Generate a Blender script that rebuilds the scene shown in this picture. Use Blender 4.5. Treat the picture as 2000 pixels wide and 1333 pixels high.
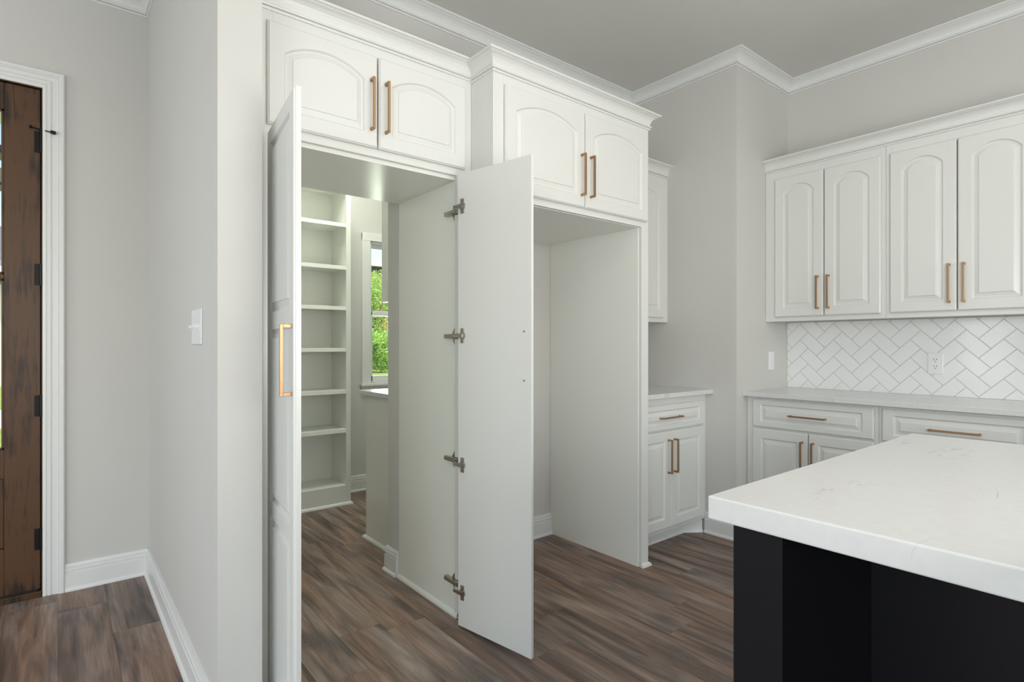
import bpy, bmesh, math, random
from mathutils import Vector, Matrix
random.seed(7)
for o in list(bpy.data.objects): bpy.data.objects.remove(o)
SC = bpy.context.scene
COL = SC.collection

# ---------------------------------------------------------------- camera
CAM_H = 1.196
F_PX = 1094.0
cam_d = bpy.data.cameras.new('camera'); cam = bpy.data.objects.new('camera', cam_d); COL.objects.link(cam)
cam_d.sensor_width = 36.0; cam_d.lens = 36.0 * F_PX / 2000.0
cam_d.shift_y = 6.5 / 2000.0
cam_d.clip_start = 0.02; cam_d.clip_end = 300
cam.location = (0, 0, CAM_H)
cam.rotation_euler = (math.radians(90), 0, -math.atan2(0.62988, 0.77669))
SC.camera = cam

# ---------------------------------------------------------------- world, lights, exposure
SC.view_settings.view_transform = 'Standard'; SC.view_settings.look = 'None'
SC.view_settings.gamma = 1.0; SC.view_settings.use_curve_mapping = False
SC.view_settings.exposure = 0.02
w = bpy.data.worlds.new('sky'); SC.world = w; w.use_nodes = True
nt = w.node_tree; nt.nodes.clear()
sky = nt.nodes.new('ShaderNodeTexSky'); sky.sky_type = 'NISHITA'; sky.sun_disc = False
sky.sun_elevation = math.radians(50); sky.sun_rotation = math.radians(200); sky.dust_density = 2.5
bg = nt.nodes.new('ShaderNodeBackground'); bg.inputs['Strength'].default_value = 0.32
wo = nt.nodes.new('ShaderNodeOutputWorld')
nt.links.new(sky.outputs[0], bg.inputs[0]); nt.links.new(bg.outputs[0], wo.inputs[0])

def area(name, loc, target, sx, sy, power, col):
    d = bpy.data.lights.new(name, 'AREA'); d.shape = 'RECTANGLE'; d.size = sx; d.size_y = sy
    d.energy = power; d.color = col
    o = bpy.data.objects.new(name, d); COL.objects.link(o); o.location = loc
    o.rotation_euler = (Vector(target) - Vector(loc)).to_track_quat('-Z', 'Y').to_euler()
    return o
SUN = bpy.data.lights.new('sun', 'SUN'); SUN.energy = 8.0; SUN.angle = math.radians(3); SUN.color = (1, .95, .86)
so = bpy.data.objects.new('sun', SUN); COL.objects.link(so); so.rotation_euler = (math.radians(50), 0, math.radians(68))
area('living_window_light_south', (2.2, -4.85, 1.5), (2.3, 0, 1.5), 2.8, 2.1, 47, (0.92, 0.98, 1.0))
area('living_window_light_west', (-3.35, -1.4, 1.5), (0, -1.2, 1.4), 4.0, 2.1, 44, (0.92, 0.98, 1.0))
area('rear_left_fill', (-2.1, -1.6, 1.7), (2.2, 2.0, 1.1), 1.6, 1.6, 36, (0.91, 0.98, 1.0))  # added fill behind the camera, lifts the fridge alcove; no real fixture
area('upward_ceiling_fill', (0.8, -0.6, 1.3), (1.2, 0.2, 2.97), 1.2, 1.2, 43, (0.99, 0.962, 0.925))  # added upward fill to brighten the ceiling and soften the room
area('foyer_fill', (-2.6, 2.3, 1.6), (0.3, 2.2, 1.5), 1.2, 1.8, 23, (0.95, 0.98, 1.0))  # added fill aimed at the hall partition
area('kitchen_overhead_fill', (1.6, 0.2, 2.95), (1.6, 0.2, 0), 1.2, 1.2, 8, (1.0, 0.94, 0.86))  # invented soft fill above the island, not an actual fixture
area('pantry_overhead_fill', (1.5, 3.6, 2.95), (1.5, 3.6, 0), 0.5, 0.5, 22, (0.98, 1.0, 0.86))  # unseen overhead fill, added to brighten the pantry interior
area('pantry_window_light', (2.45, 4.52, 1.5), (2.2, 3, 1.3), 0.8, 1.1, 13, (0.93, 1.0, 0.90))

# ---------------------------------------------------------------- materials
def lin(c):
    return tuple(((v/255)/12.92 if v/255 <= 0.04045 else ((v/255+0.055)/1.055)**2.4) for v in c) + (1,)
def N(nt, t, **kw):
    n = nt.nodes.new(t)
    for k, v in kw.items(): setattr(n, k, v)
    return n
def base_mat(name, col, rough=0.5, metal=0.0, bump=0.0, bscale=200, var=0.0, spec=0.5):
    m = bpy.data.materials.new(name); m.use_nodes = True; t = m.node_tree
    b = t.nodes['Principled BSDF']; b.inputs['Roughness'].default_value = rough; b.inputs['Metallic'].default_value = metal
    b.inputs['Specular IOR Level'].default_value = spec
    c = col if len(col) == 4 else tuple(col) + (1,)
    b.inputs['Base Color'].default_value = c
    geo = N(t, 'ShaderNodeNewGeometry')
    if var > 0:
        no = N(t, 'ShaderNodeTexNoise'); no.inputs['Scale'].default_value = 3; t.links.new(geo.outputs['Position'], no.inputs['Vector'])
        r = N(t, 'ShaderNodeValToRGB'); r.color_ramp.elements[0].position = .3; r.color_ramp.elements[1].position = .7
        r.color_ramp.elements[0].color = tuple(x*(1-var) for x in c[:3]) + (1,); r.color_ramp.elements[1].color = tuple(min(1, x*(1+var)) for x in c[:3]) + (1,)
        t.links.new(no.outputs[0], r.inputs[0]); t.links.new(r.outputs[0], b.inputs['Base Color'])
    if bump > 0:
        no = N(t, 'ShaderNodeTexNoise'); no.inputs['Scale'].default_value = bscale; no.inputs['Detail'].default_value = 3
        t.links.new(geo.outputs['Position'], no.inputs['Vector'])
        bp = N(t, 'ShaderNodeBump'); bp.inputs['Strength'].default_value = bump; bp.inputs['Distance'].default_value = .002
        t.links.new(no.outputs[0], bp.inputs['Height']); t.links.new(bp.outputs[0], b.inputs['Normal'])
    return m
M = {}
M['wall'] = base_mat('greige_wall_paint', (.63, .628, .602), .75, bump=.15, bscale=150, var=.01)
M['ceiling'] = base_mat('ceiling_paint', (.66, .66, .63), .85, bump=.25, bscale=90, var=.015)
M['white'] = base_mat('white_cabinet_paint', (.74, .753, .73), .28, bump=.03, bscale=60)
M['inner'] = base_mat('brightened_interior_white', (.85, .868, .82), .22, bump=.03, bscale=60)  # cabinet white made lighter and greener to lift the shaded recesses
M['trim'] = base_mat('white_trim_paint', (.79, .80, .79), .35, bump=.03, bscale=60)
M['plastic'] = base_mat('white_plastic', (.82, .83, .85), .3, bump=.01)
M['tile'] = base_mat('white_glazed_tile', (.84, .85, .86), .12, bump=.05, bscale=25)
M['grout'] = base_mat('light_grey_grout', (.62, .585, .53), .9, bump=.4, bscale=400)
M['brass'] = base_mat('brushed_champagne_brass', lin((170, 136, 102)), .38, .85, bump=.1, bscale=500)
M['nickel'] = base_mat('nickel_plated_steel', (.42, .395, .36), .27, .95, bump=.05)
M['slot'] = base_mat('dark_slot', (.02, .02, .02), .6, bump=.01)
M['black'] = base_mat('matte_black_cabinet_paint', (.006, .006, .009), .42, bump=.04, bscale=80)
M['black'].node_tree.nodes['Principled BSDF'].inputs['Specular IOR Level'].default_value = .3
M['blackmetal'] = base_mat('oil_rubbed_black_metal', (.012, .011, .011), .4, .6, bump=.05)

def quartz():
    m = base_mat('white_quartz_with_faint_veins', (.82, .82, .81), .22); t = m.node_tree; b = t.nodes['Principled BSDF']
    geo = N(t, 'ShaderNodeNewGeometry'); mp = N(t, 'ShaderNodeMapping'); mp.inputs['Rotation'].default_value = (0, 0, .35); mp.inputs['Scale'].default_value = (1.0, 3.2, 1)
    t.links.new(geo.outputs['Position'], mp.inputs[0])
    n1 = N(t, 'ShaderNodeTexNoise'); n1.inputs['Scale'].default_value = 2.2; n1.inputs['Detail'].default_value = 7; n1.inputs['Distortion'].default_value = .6
    t.links.new(mp.outputs[0], n1.inputs[0])
    s = N(t, 'ShaderNodeMath', operation='SUBTRACT'); s.inputs[1].default_value = .5; a = N(t, 'ShaderNodeMath', operation='ABSOLUTE')
    t.links.new(n1.outputs[0], s.inputs[0]); t.links.new(s.outputs[0], a.inputs[0])
    r = N(t, 'ShaderNodeValToRGB'); r.color_ramp.elements[0].color = (1, 1, 1, 1); r.color_ramp.elements[1].position = .008; r.color_ramp.elements[1].color = (0, 0, 0, 1)
    t.links.new(a.outputs[0], r.inputs[0])
    n2 = N(t, 'ShaderNodeTexNoise'); n2.inputs['Scale'].default_value = 4.5; t.links.new(geo.outputs['Position'], n2.inputs[0])
    r2 = N(t, 'ShaderNodeValToRGB'); r2.color_ramp.elements[0].position = .52; r2.color_ramp.elements[1].position = .66
    t.links.new(n2.outputs[0], r2.inputs[0])
    mu = N(t, 'ShaderNodeMath', operation='MULTIPLY'); t.links.new(r.outputs[0], mu.inputs[0]); t.links.new(r2.outputs[0], mu.inputs[1])
    n3 = N(t, 'ShaderNodeTexNoise'); n3.inputs['Scale'].default_value = 60; t.links.new(geo.outputs['Position'], n3.inputs[0])
    mx0 = N(t, 'ShaderNodeMixRGB'); mx0.inputs[1].default_value = (.67, .68, .675, 1); mx0.inputs[2].default_value = (.735, .745, .74, 1); t.links.new(n3.outputs[0], mx0.inputs[0])
    mx = N(t, 'ShaderNodeMixRGB'); mx.inputs[2].default_value = (.52, .50, .48, 1)
    t.links.new(mu.outputs[0], mx.inputs[0]); t.links.new(mx0.outputs[0], mx.inputs[1]); t.links.new(mx.outputs[0], b.inputs['Base Color'])
    return m
M['quartz'] = quartz()

def plank_mat():
    m = base_mat('grey_brown_vinyl_plank', (.2, .15, .12), .42); t = m.node_tree; b = t.nodes['Principled BSDF']
    geo = N(t, 'ShaderNodeNewGeometry'); oi = N(t, 'ShaderNodeObjectInfo')
    ad = N(t, 'ShaderNodeMath', operation='ADD'); t.links.new(geo.outputs['Random Per Island'], ad.inputs[0]); t.links.new(oi.outputs['Random'], ad.inputs[1])
    fr = N(t, 'ShaderNodeMath', operation='FRACT'); t.links.new(ad.outputs[0], fr.inputs[0])
    mul = N(t, 'ShaderNodeMath', operation='MULTIPLY'); mul.inputs[1].default_value = 37.0; t.links.new(fr.outputs[0], mul.inputs[0])
    cx = N(t, 'ShaderNodeCombineXYZ'); t.links.new(mul.outputs[0], cx.inputs[0]); t.links.new(mul.outputs[0], cx.inputs[1])
    va = N(t, 'ShaderNodeVectorMath', operation='ADD'); t.links.new(geo.outputs['Position'], va.inputs[0]); t.links.new(cx.outputs[0], va.inputs[1])
    def noise(sc, scale, detail, dist):
        mp = N(t, 'ShaderNodeMapping'); mp.inputs['Scale'].default_value = sc; t.links.new(va.outputs[0], mp.inputs[0])
        n = N(t, 'ShaderNodeTexNoise'); n.inputs['Scale'].default_value = scale; n.inputs['Detail'].default_value = detail; n.inputs['Distortion'].default_value = dist
        t.links.new(mp.outputs[0], n.inputs[0]); return n
    broad = noise((1, .10, 1), 14, 8, 1.1)       # cloudy streaks
    fine = noise((1, .05, 1), 90, 5, .4)        # fine grain
    knots = noise((1, .4, 1), 5.5, 2, .5)
    r = N(t, 'ShaderNodeValToRGB'); e = r.color_ramp.elements
    e[0].position = .30; e[0].color = lin((80, 66, 60)); e[1].position = .70; e[1].color = lin((160, 138, 124))
    x = e.new(.44); x.color = lin((117, 98, 88)); x = e.new(.54); x.color = lin((140, 118, 105))
    t.links.new(broad.outputs[0], r.inputs[0])
    r2 = N(t, 'ShaderNodeValToRGB'); r2.color_ramp.elements[0].position = .3; r2.color_ramp.elements[0].color = (.62, .62, .62, 1); r2.color_ramp.elements[1].position = .7; r2.color_ramp.elements[1].color = (1.2, 1.2, 1.2, 1)
    t.links.new(fine.outputs[0], r2.inputs[0])
    mx = N(t, 'ShaderNodeMixRGB', blend_type='MULTIPLY'); mx.inputs[0].default_value = .8
    t.links.new(r.outputs[0], mx.inputs[1]); t.links.new(r2.outputs[0], mx.inputs[2])
    r3 = N(t, 'ShaderNodeValToRGB'); r3.color_ramp.elements[0].position = .57; r3.color_ramp.elements[0].color = (0, 0, 0, 1); r3.color_ramp.elements[1].position = .70; r3.color_ramp.elements[1].color = (.75, .75, .75, 1)
    t.links.new(knots.outputs[0], r3.inputs[0])
    # rippled grain inside the dark cloudy patches
    wv = N(t, 'ShaderNodeTexWave'); wv.inputs['Scale'].default_value = 28; wv.inputs['Distortion'].default_value = 9; wv.inputs['Detail'].default_value = 3; wv.inputs['Detail Scale'].default_value = 1.2
    mpw = N(t, 'ShaderNodeMapping'); mpw.inputs['Scale'].default_value = (1, .35, 1); t.links.new(va.outputs[0], mpw.inputs[0]); t.links.new(mpw.outputs[0], wv.inputs[0])
    mw = N(t, 'ShaderNodeMixRGB'); mw.inputs[1].default_value = lin((64, 54, 50)); mw.inputs[2].default_value = lin((104, 91, 83)); t.links.new(wv.outputs[0], mw.inputs[0])
    mk = N(t, 'ShaderNodeMixRGB'); t.links.new(r3.outputs[0], mk.inputs[0]); t.links.new(mx.outputs[0], mk.inputs[1]); t.links.new(mw.outputs[0], mk.inputs[2])
    # per plank tint
    hv = N(t, 'ShaderNodeHueSaturation')
    hue = noise((1, .12, 1), 7, 3, .8); ms = N(t, 'ShaderNodeMapRange'); ms.inputs[1].default_value = .3; ms.inputs[2].default_value = .7; ms.inputs[3].default_value = .7; ms.inputs[4].default_value = 1.3
    t.links.new(hue.outputs[0], ms.inputs[0]); t.links.new(ms.outputs[0], hv.inputs['Saturation'])
    mr = N(t, 'ShaderNodeMapRange'); mr.inputs[3].default_value = .88; mr.inputs[4].default_value = 1.08; t.links.new(fr.outputs[0], mr.inputs[0]); t.links.new(mr.outputs[0], hv.inputs['Value'])
    t.links.new(mk.outputs[0], hv.inputs['Color']); t.links.new(hv.outputs[0], b.inputs['Base Color'])
    bp = N(t, 'ShaderNodeBump'); bp.inputs['Strength'].default_value = .25; bp.inputs['Distance'].default_value = .001
    t.links.new(fine.outputs[0], bp.inputs['Height']); t.links.new(bp.outputs[0], b.inputs['Normal'])
    return m
M['plank'] = plank_mat()

def wood_mat(name, c0, c1, rot=False):
    m = base_mat(name, c0, .4); t = m.node_tree; b = t.nodes['Principled BSDF']
    geo = N(t, 'ShaderNodeNewGeometry'); mp = N(t, 'ShaderNodeMapping'); mp.inputs['Scale'].default_value = (1, 1, .07) if not rot else (.07, 1, 1)
    t.links.new(geo.outputs['Position'], mp.inputs[0])
    n = N(t, 'ShaderNodeTexNoise'); n.inputs['Scale'].default_value = 60; n.inputs['Detail'].default_value = 6; n.inputs['Distortion'].default_value = .8; t.links.new(mp.outputs[0], n.inputs[0])
    n2 = N(t, 'ShaderNodeTexNoise'); n2.inputs['Scale'].default_value = 5; t.links.new(geo.outputs['Position'], n2.inputs[0])
    a = N(t, 'ShaderNodeMath', operation='ADD'); t.links.new(n.outputs[0], a.inputs[0]); t.links.new(n2.outputs[0], a.inputs[1])
    r = N(t, 'ShaderNodeValToRGB'); r.color_ramp.elements[0].position = .8; r.color_ramp.elements[0].color = c0; r.color_ramp.elements[1].position = 1.25; r.color_ramp.elements[1].color = c1
    mr = N(t, 'ShaderNodeMath', operation='MULTIPLY'); mr.inputs[1].default_value = 1.0
    t.links.new(a.outputs[0], mr.inputs[0]); t.links.new(mr.outputs[0], r.inputs[0]); t.links.new(r.outputs[0], b.inputs['Base Color'])
    r.color_ramp.elements[0].position = .75; r.color_ramp.elements[1].position = 1.0
    return m
M['doorwood'] = wood_mat('dark_stained_mahogany', lin((38, 23, 12)), lin((84, 56, 31)))
def glass():
    m = bpy.data.materials.new('window_glass'); m.use_nodes = True; t = m.node_tree; t.nodes.clear()
    o = N(t, 'ShaderNodeOutputMaterial'); tr = N(t, 'ShaderNodeBsdfTransparent'); gl = N(t, 'ShaderNodeBsdfGlossy'); gl.inputs['Roughness'].default_value = .02
    fz = N(t, 'ShaderNodeFresnel'); fz.inputs[0].default_value = 1.45; mx = N(t, 'ShaderNodeMixShader')
    t.links.new(fz.outputs[0], mx.inputs[0]); t.links.new(tr.outputs[0], mx.inputs[1]); t.links.new(gl.outputs[0], mx.inputs[2]); t.links.new(mx.outputs[0], o.inputs[0])
    return m
M['glass'] = glass()
M['grass'] = base_mat('mown_lawn', lin((120, 140, 60)), .9, bump=.6, bscale=30, var=.25)
M['leaf'] = base_mat('green_foliage', lin((140, 180, 84)), .6, var=.35)
lt = M['leaf'].node_tree; lb = lt.nodes['Principled BSDF']
tl = N(lt, 'ShaderNodeBsdfTranslucent'); tl.inputs[0].default_value = lin((190, 220, 90)); ms = N(lt, 'ShaderNodeMixShader'); ms.inputs[0].default_value = .3
lt.links.new(lb.outputs[0], ms.inputs[1]); lt.links.new(tl.outputs[0], ms.inputs[2]); lt.links.new(ms.outputs[0], lt.nodes['Material Output'].inputs[0])
M['bark'] = base_mat('grey_bark', lin((95, 80, 66)), .9, bump=.6, bscale=20)
M['siding'] = base_mat('pale_grey_siding', lin((190, 190, 182)), .8, var=.03)
M['brick'] = base_mat('red_brick', lin((165, 110, 92)), .9, bump=.5, bscale=30, var=.1)
M['roof'] = base_mat('charcoal_shingle_roof', lin((92, 94, 98)), .9, bump=.5, bscale=30, var=.1)
M['paving'] = base_mat('pale_concrete', lin((190, 184, 172)), .9, bump=.3, bscale=30, var=.05)

# ---------------------------------------------------------------- mesh helpers
class MB:
    def __init__(s): s.v = []; s.f = []
    def box(s, x0, x1, y0, y1, z0, z1):
        x0, x1 = min(x0, x1), max(x0, x1); y0, y1 = min(y0, y1), max(y0, y1); z0, z1 = min(z0, z1), max(z0, z1)
        b = len(s.v)
        s.v += [(x0, y0, z0), (x1, y0, z0), (x1, y1, z0), (x0, y1, z0), (x0, y0, z1), (x1, y0, z1), (x1, y1, z1), (x0, y1, z1)]
        s.f += [tuple(b+i for i in q) for q in ((0, 3, 2, 1), (4, 5, 6, 7), (0, 1, 5, 4), (1, 2, 6, 5), (2, 3, 7, 6), (3, 0, 4, 7))]
        return s
    def prism(s, pts, z0, z1):
        b = len(s.v); n = len(pts)
        s.v += [(p[0], p[1], z0) for p in pts] + [(p[0], p[1], z1) for p in pts]
        s.f.append(tuple(b+n-1-i for i in range(n))); s.f.append(tuple(b+n+i for i in range(n)))
        for i in range(n): j = (i+1) % n; s.f.append((b+i, b+j, b+n+j, b+n+i))
        return s
    def cyl(s, p0, p1, r0, r1=None, n=16):
        r1 = r0 if r1 is None else r1
        p0 = Vector(p0); p1 = Vector(p1); d = (p1-p0).normalized()
        a = d.orthogonal().normalized(); c = d.cross(a); b = len(s.v)
        for p, r in ((p0, r0), (p1, r1)):
            for i in range(n):
                t = 2*math.pi*i/n; q = p + (a*math.cos(t)+c*math.sin(t))*r; s.v.append(tuple(q))
        s.f.append(tuple(b+n-1-i for i in range(n))); s.f.append(tuple(b+n+i for i in range(n)))
        for i in range(n): j = (i+1) % n; s.f.append((b+i, b+j, b+n+j, b+n+i))
        return s
    def ball(s, c, r, n=10, sz=1.0):
        b = len(s.v); m = n//2
        for i in range(m+1):
            ph = math.pi*i/m
            for j in range(n):
                th = 2*math.pi*j/n; s.v.append((c[0]+r*math.sin(ph)*math.cos(th), c[1]+r*math.sin(ph)*math.sin(th), c[2]+r*sz*math.cos(ph)))
        for i in range(m):
            for j in range(n): k = (j+1) % n; s.f.append((b+i*n+j, b+(i+1)*n+j, b+(i+1)*n+k, b+i*n+k))
        return s
    def sweep(s, prof, path, side=1, closed=False):
        """prof: list of (out, z), a closed section; path: list of (x, y); out is measured along the left (side=1) or right (-1) normal"""
        n = len(path); P = [Vector(p) for p in path]; nor = []
        segs = [(P[i+1]-P[i]).normalized() for i in range(n-1)]
        for i in range(n):
            a = segs[max(i-1, 0)]; c = segs[min(i, n-2)]
            na = Vector((-a.y, a.x))*side; nc = Vector((-c.y, c.x))*side
            m = (na+nc); m = m/ m.length_squared * 2 if m.length > 1e-6 else na
            nor.append(m)
        b = len(s.v); k = len(prof)
        for i in range(n):
            for (o, z) in prof: q = P[i]+nor[i]*o; s.v.append((q.x, q.y, z))
        for i in range(n-1):
            for j in range(k):
                l = (j+1) % k; s.f.append((b+i*k+j, b+i*k+l, b+(i+1)*k+l, b+(i+1)*k+j))
        s.f.append(tuple(b+j for j in range(k))); s.f.append(tuple(b+(n-1)*k+k-1-j for j in range(k)))
        return s
    def mesh(s, name):
        me = bpy.data.meshes.new(name); me.from_pydata(s.v, [], s.f)
        bm = bmesh.new(); bm.from_mesh(me); bmesh.ops.recalc_face_normals(bm, faces=bm.faces); bm.to_mesh(me); bm.free()
        return me
    def build(s, name, mat, parent=None, bevel=0, smooth=False, loc=None, rot=None, seg=2):
        me = s.mesh(name); me.materials.append(M[mat] if isinstance(mat, str) else mat)
        o = bpy.data.objects.new(name, me); COL.objects.link(o)
        if parent is not None: o.parent = parent
        if loc: o.location = loc
        if rot: o.rotation_euler = rot
        if bevel:
            md = o.modifiers.new('edge', 'BEVEL'); md.width = bevel; md.segments = seg; md.limit_method = 'ANGLE'; md.angle_limit = math.radians(40)
        if smooth:
            for p in me.polygons: p.use_smooth = True
        return o
def tag(o, label=None, cat=None, group=None, kind=None):
    if label: o['label'] = label
    if cat: o['category'] = cat
    if group: o['group'] = group
    if kind: o['kind'] = kind
    return o
def empty(name, loc, rz=0):
    o = bpy.data.objects.new(name, None); COL.objects.link(o); o.location = loc; o.rotation_euler = (0, 0, rz); o.empty_display_size = .1
    return o
def struct(name, mb, mat, label, cat=None, bevel=0):
    return tag(mb.build(name, mat, bevel=bevel), label, cat, kind='structure')

# ---------------------------------------------------------------- dimensions (metres)
HX = .37        # hall side of the partition
PX = .496       # pantry side
CZ = 2.975      # ceiling
YB = 2.60       # kitchen back wall
X1, Y1 = 3.213, 1.79   # outside corner of the jog
X2 = 3.88       # right wall
YE = 3.47       # entry wall
YP = 4.34       # pantry far wall
SY, WX = -5.0, -3.5

# ---------------------------------------------------------------- floor with planks
fl = struct('floor', MB().box(WX-.12, X2+.12, SY-.12, YP+.12, -.15, -.006), 'grout', 'grey brown wood-look plank floor running towards the pantry', 'floor')
PW, PL = .178, 1.22
off = {7: .98+.0, 8: .384, 9: .604, 10: 0.0, 11: .164, 5: 1.0, 6: .1}
def col_off(c):
    if c in off: return off[c]
    return random.Random(c*31+5).random()*PL
pl_mesh = {}
rest = MB()
c0 = math.floor((WX)/PW); c1 = math.ceil(X2/PW)
offs = {8: 1.602-1.22, 9: 1.825-1.22, 11: 1.386-1.22, 10: .9, 7: 2.003-1.22, 5: 2.22-1.22}
for c in range(c0, c1):
    o0 = offs.get(c, random.Random(c*31+5).random()*PL)
    y = o0 - PL*math.ceil((o0-SY)/PL)
    while y < YP:
        ya, yb = max(y, SY), min(y+PL, YP); y += PL
        xa, xb = max(c*PW, WX), min((c+1)*PW, X2)
        # clip against solid blocks
        if xa >= X1 and ya >= Y1: continue
        if xb > X1 and yb > Y1: yb = Y1 if xa >= X1-.09 else yb
        if xb <= HX and ya >= YE+.14: continue
        if xb <= HX: yb = min(yb, YE+.14)
        if yb-ya < .03 or xb-xa < .02: continue
        g = .0003
        visible = ya > -1.0 and xa > -2.2
        near = yb > 1.0 or (xa < 2.2 and yb > .1)
        if visible and near:
            key = (round(xb-xa, 3), round(yb-ya, 3))
            if key not in pl_mesh:
                me = MB().box(g, xb-xa-g, g, yb-ya-g, -.006, 0).mesh('plank'); me.materials.append(M['plank']); pl_mesh[key] = me
            o = bpy.data.objects.new('plank', pl_mesh[key]); COL.objects.link(o); o.parent = fl; o.location = (xa, ya, 0)
        else:
            rest.box(xa+g, xb-g, ya+g, yb-g, -.006, 0)
tag(rest.build('distant_planks', 'plank', fl), kind='stuff')

# ---------------------------------------------------------------- walls and ceiling
struct('ceiling', MB().box(WX-.12, X2+.12, SY-.12, YP+.12, CZ, CZ+.12), 'ceiling', 'flat matte warm grey painted ceiling above the white crown moulding', 'ceiling')
struct('wall_hall', MB().box(HX, PX, 1.85, YP, 0, CZ), 'wall', 'greige partition wall end between front door hall and pantry cabinet', 'wall')
D0, D1, DZ = -.975, -.056, 2.413
struct('wall_entry', MB().box(WX, D0, YE, YE+.14, 0, CZ).box(D1, HX, YE, YE+.14, 0, CZ).box(D0, D1, YE, YE+.14, DZ, CZ), 'wall', 'greige wall holding the dark wooden front door', 'wall')
struct('wall_back', MB().box(1.36, X1, YB, YB+.12, 0, CZ).box(PX, 1.36, YB, YB+.12, 1.975, CZ).box(PX, .60, YB, YB+.12, 0, 1.975), 'wall', 'greige kitchen wall behind and above the tall white cabinets', 'wall')
struct('wall_corner', MB().box(X1, X2+.12, Y1, YP, 0, CZ), 'wall', 'greige wall corner jutting out left of the tiled backsplash', 'wall')
wr = struct('wall_right', MB().box(X2, X2+.12, SY, Y1, 0, CZ), 'wall', 'greige right wall carrying the herringbone backsplash and wall cabinets', 'wall')
W0, W1_, WZ0, WZ1 = 2.005, 2.86, .875, 2.05
struct('wall_pantry', MB().box(HX, W0, YP, YP+.12, 0, CZ).box(W1_, X1, YP, YP+.12, 0, CZ).box(W0, W1_, YP, YP+.12, 0, WZ0).box(W0, W1_, YP, YP+.12, WZ1, CZ), 'wall', 'greige far wall of the pantry around the window', 'wall')
struct('wall_left', MB().box(WX-.12, WX, SY, -3.2, 0, CZ).box(WX-.12, WX, .8, YE+.14, 0, CZ).box(WX-.12, WX, -3.2, .8, 0, .45).box(WX-.12, WX, -3.2, .8, 2.55, CZ), 'wall', 'greige living room wall left of the camera', 'wall')
struct('wall_rear', MB().box(WX, -2.0, SY-.12, SY, 0, CZ).box(3.2, X2+.12, SY-.12, SY, 0, CZ).box(-2.0, 3.2, SY-.12, SY, 0, .35).box(-2.0, 3.2, SY-.12, SY, 2.55, CZ), 'wall', 'greige living room wall behind the camera', 'wall')

# crown moulding at the ceiling
def crown_prof(z0, h, p):
    q = [(0, 0), (.13, 0), (.16, .04), (.16, .10), (.07, .115), (.07, .135), (.24, .15), (.28, .20), (.24, .25), (.13, .27), (.15, .40), (.21, .54), (.33, .67), (.52, .78), (.74, .84), (.78, .85), (.78, .885), (.96, .895), (1, .925), (1, 1), (0, 1)]
    return [(a*p, z0+b*h) for a, b in q]
CR = crown_prof(CZ-.078, .0775, .072)
tag(MB().sweep(CR, [(HX, 1.85), (HX, YE), (WX, YE)], 1).build('trim_1', 'trim', smooth=False), 'white crown moulding around the entry hall ceiling', 'moulding', kind='structure')
tag(MB().sweep(CR, [(PX+.0, YB), (X1, YB), (X1, Y1), (X2, Y1), (X2, SY)], -1).build('trim_2', 'trim'), 'white crown moulding along the kitchen ceiling corner', 'moulding', kind='structure')
tag(MB().sweep(CR, [(HX, 1.85), (PX, 1.85), (PX, YB)], -1).build('trim_3', 'trim'), 'white crown moulding wrapping the partition end above the frame', 'moulding', kind='structure')

# baseboards
def base_prof(h=.13, t=.015):
    return [(0, 0), (t+.009, 0), (t+.009, .006), (t+.006, .013), (t, .017), (t, h*.66), (t-.006, h*.68), (t-.006, h*.72), (t-.001, h*.75), (t-.002, h*.82), (t-.008, h*.84), (t-.008, h*.88), (t-.004, h*.90), (t-.008, h), (0, h)]
BP = base_prof()
def baseboard(name, path, side, label):
    return tag(MB().sweep(BP, path, side).build(name, 'trim'), label, 'baseboard', kind='structure')
baseboard('baseboard_hall', [(HX, YE), (HX, 1.85), (PX, 1.85), (PX, 2.045)], -1, 'white baseboard running along the foot of the hall partition')
baseboard('baseboard_entry', [(.027, YE), (HX-.001, YE)], -1, 'short white baseboard right of the front door casing')
baseboard('baseboard_entry_left', [(WX, YE), (D0-.083, YE)], -1, 'white baseboard left of the front door casing')
baseboard('baseboard_fridge', [(1.487, YB), (2.42, YB)], -1, 'white baseboard at the back of the empty refrigerator alcove')
baseboard('baseboard_corner', [(X1, 1.998), (X1, Y1), (3.33, Y1)], -1, 'white baseboard between the narrow base cabinet and the island')
baseboard('baseboard_jamb', [(1.40, YB+.12), (1.36, YB+.12), (1.36, YB+.004)], -1, 'short white baseboard block on the pantry doorway jamb')
baseboard('baseboard_pantry', [(1.712, YP), (X1, YP)], -1, 'white baseboard under the pantry window')

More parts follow.
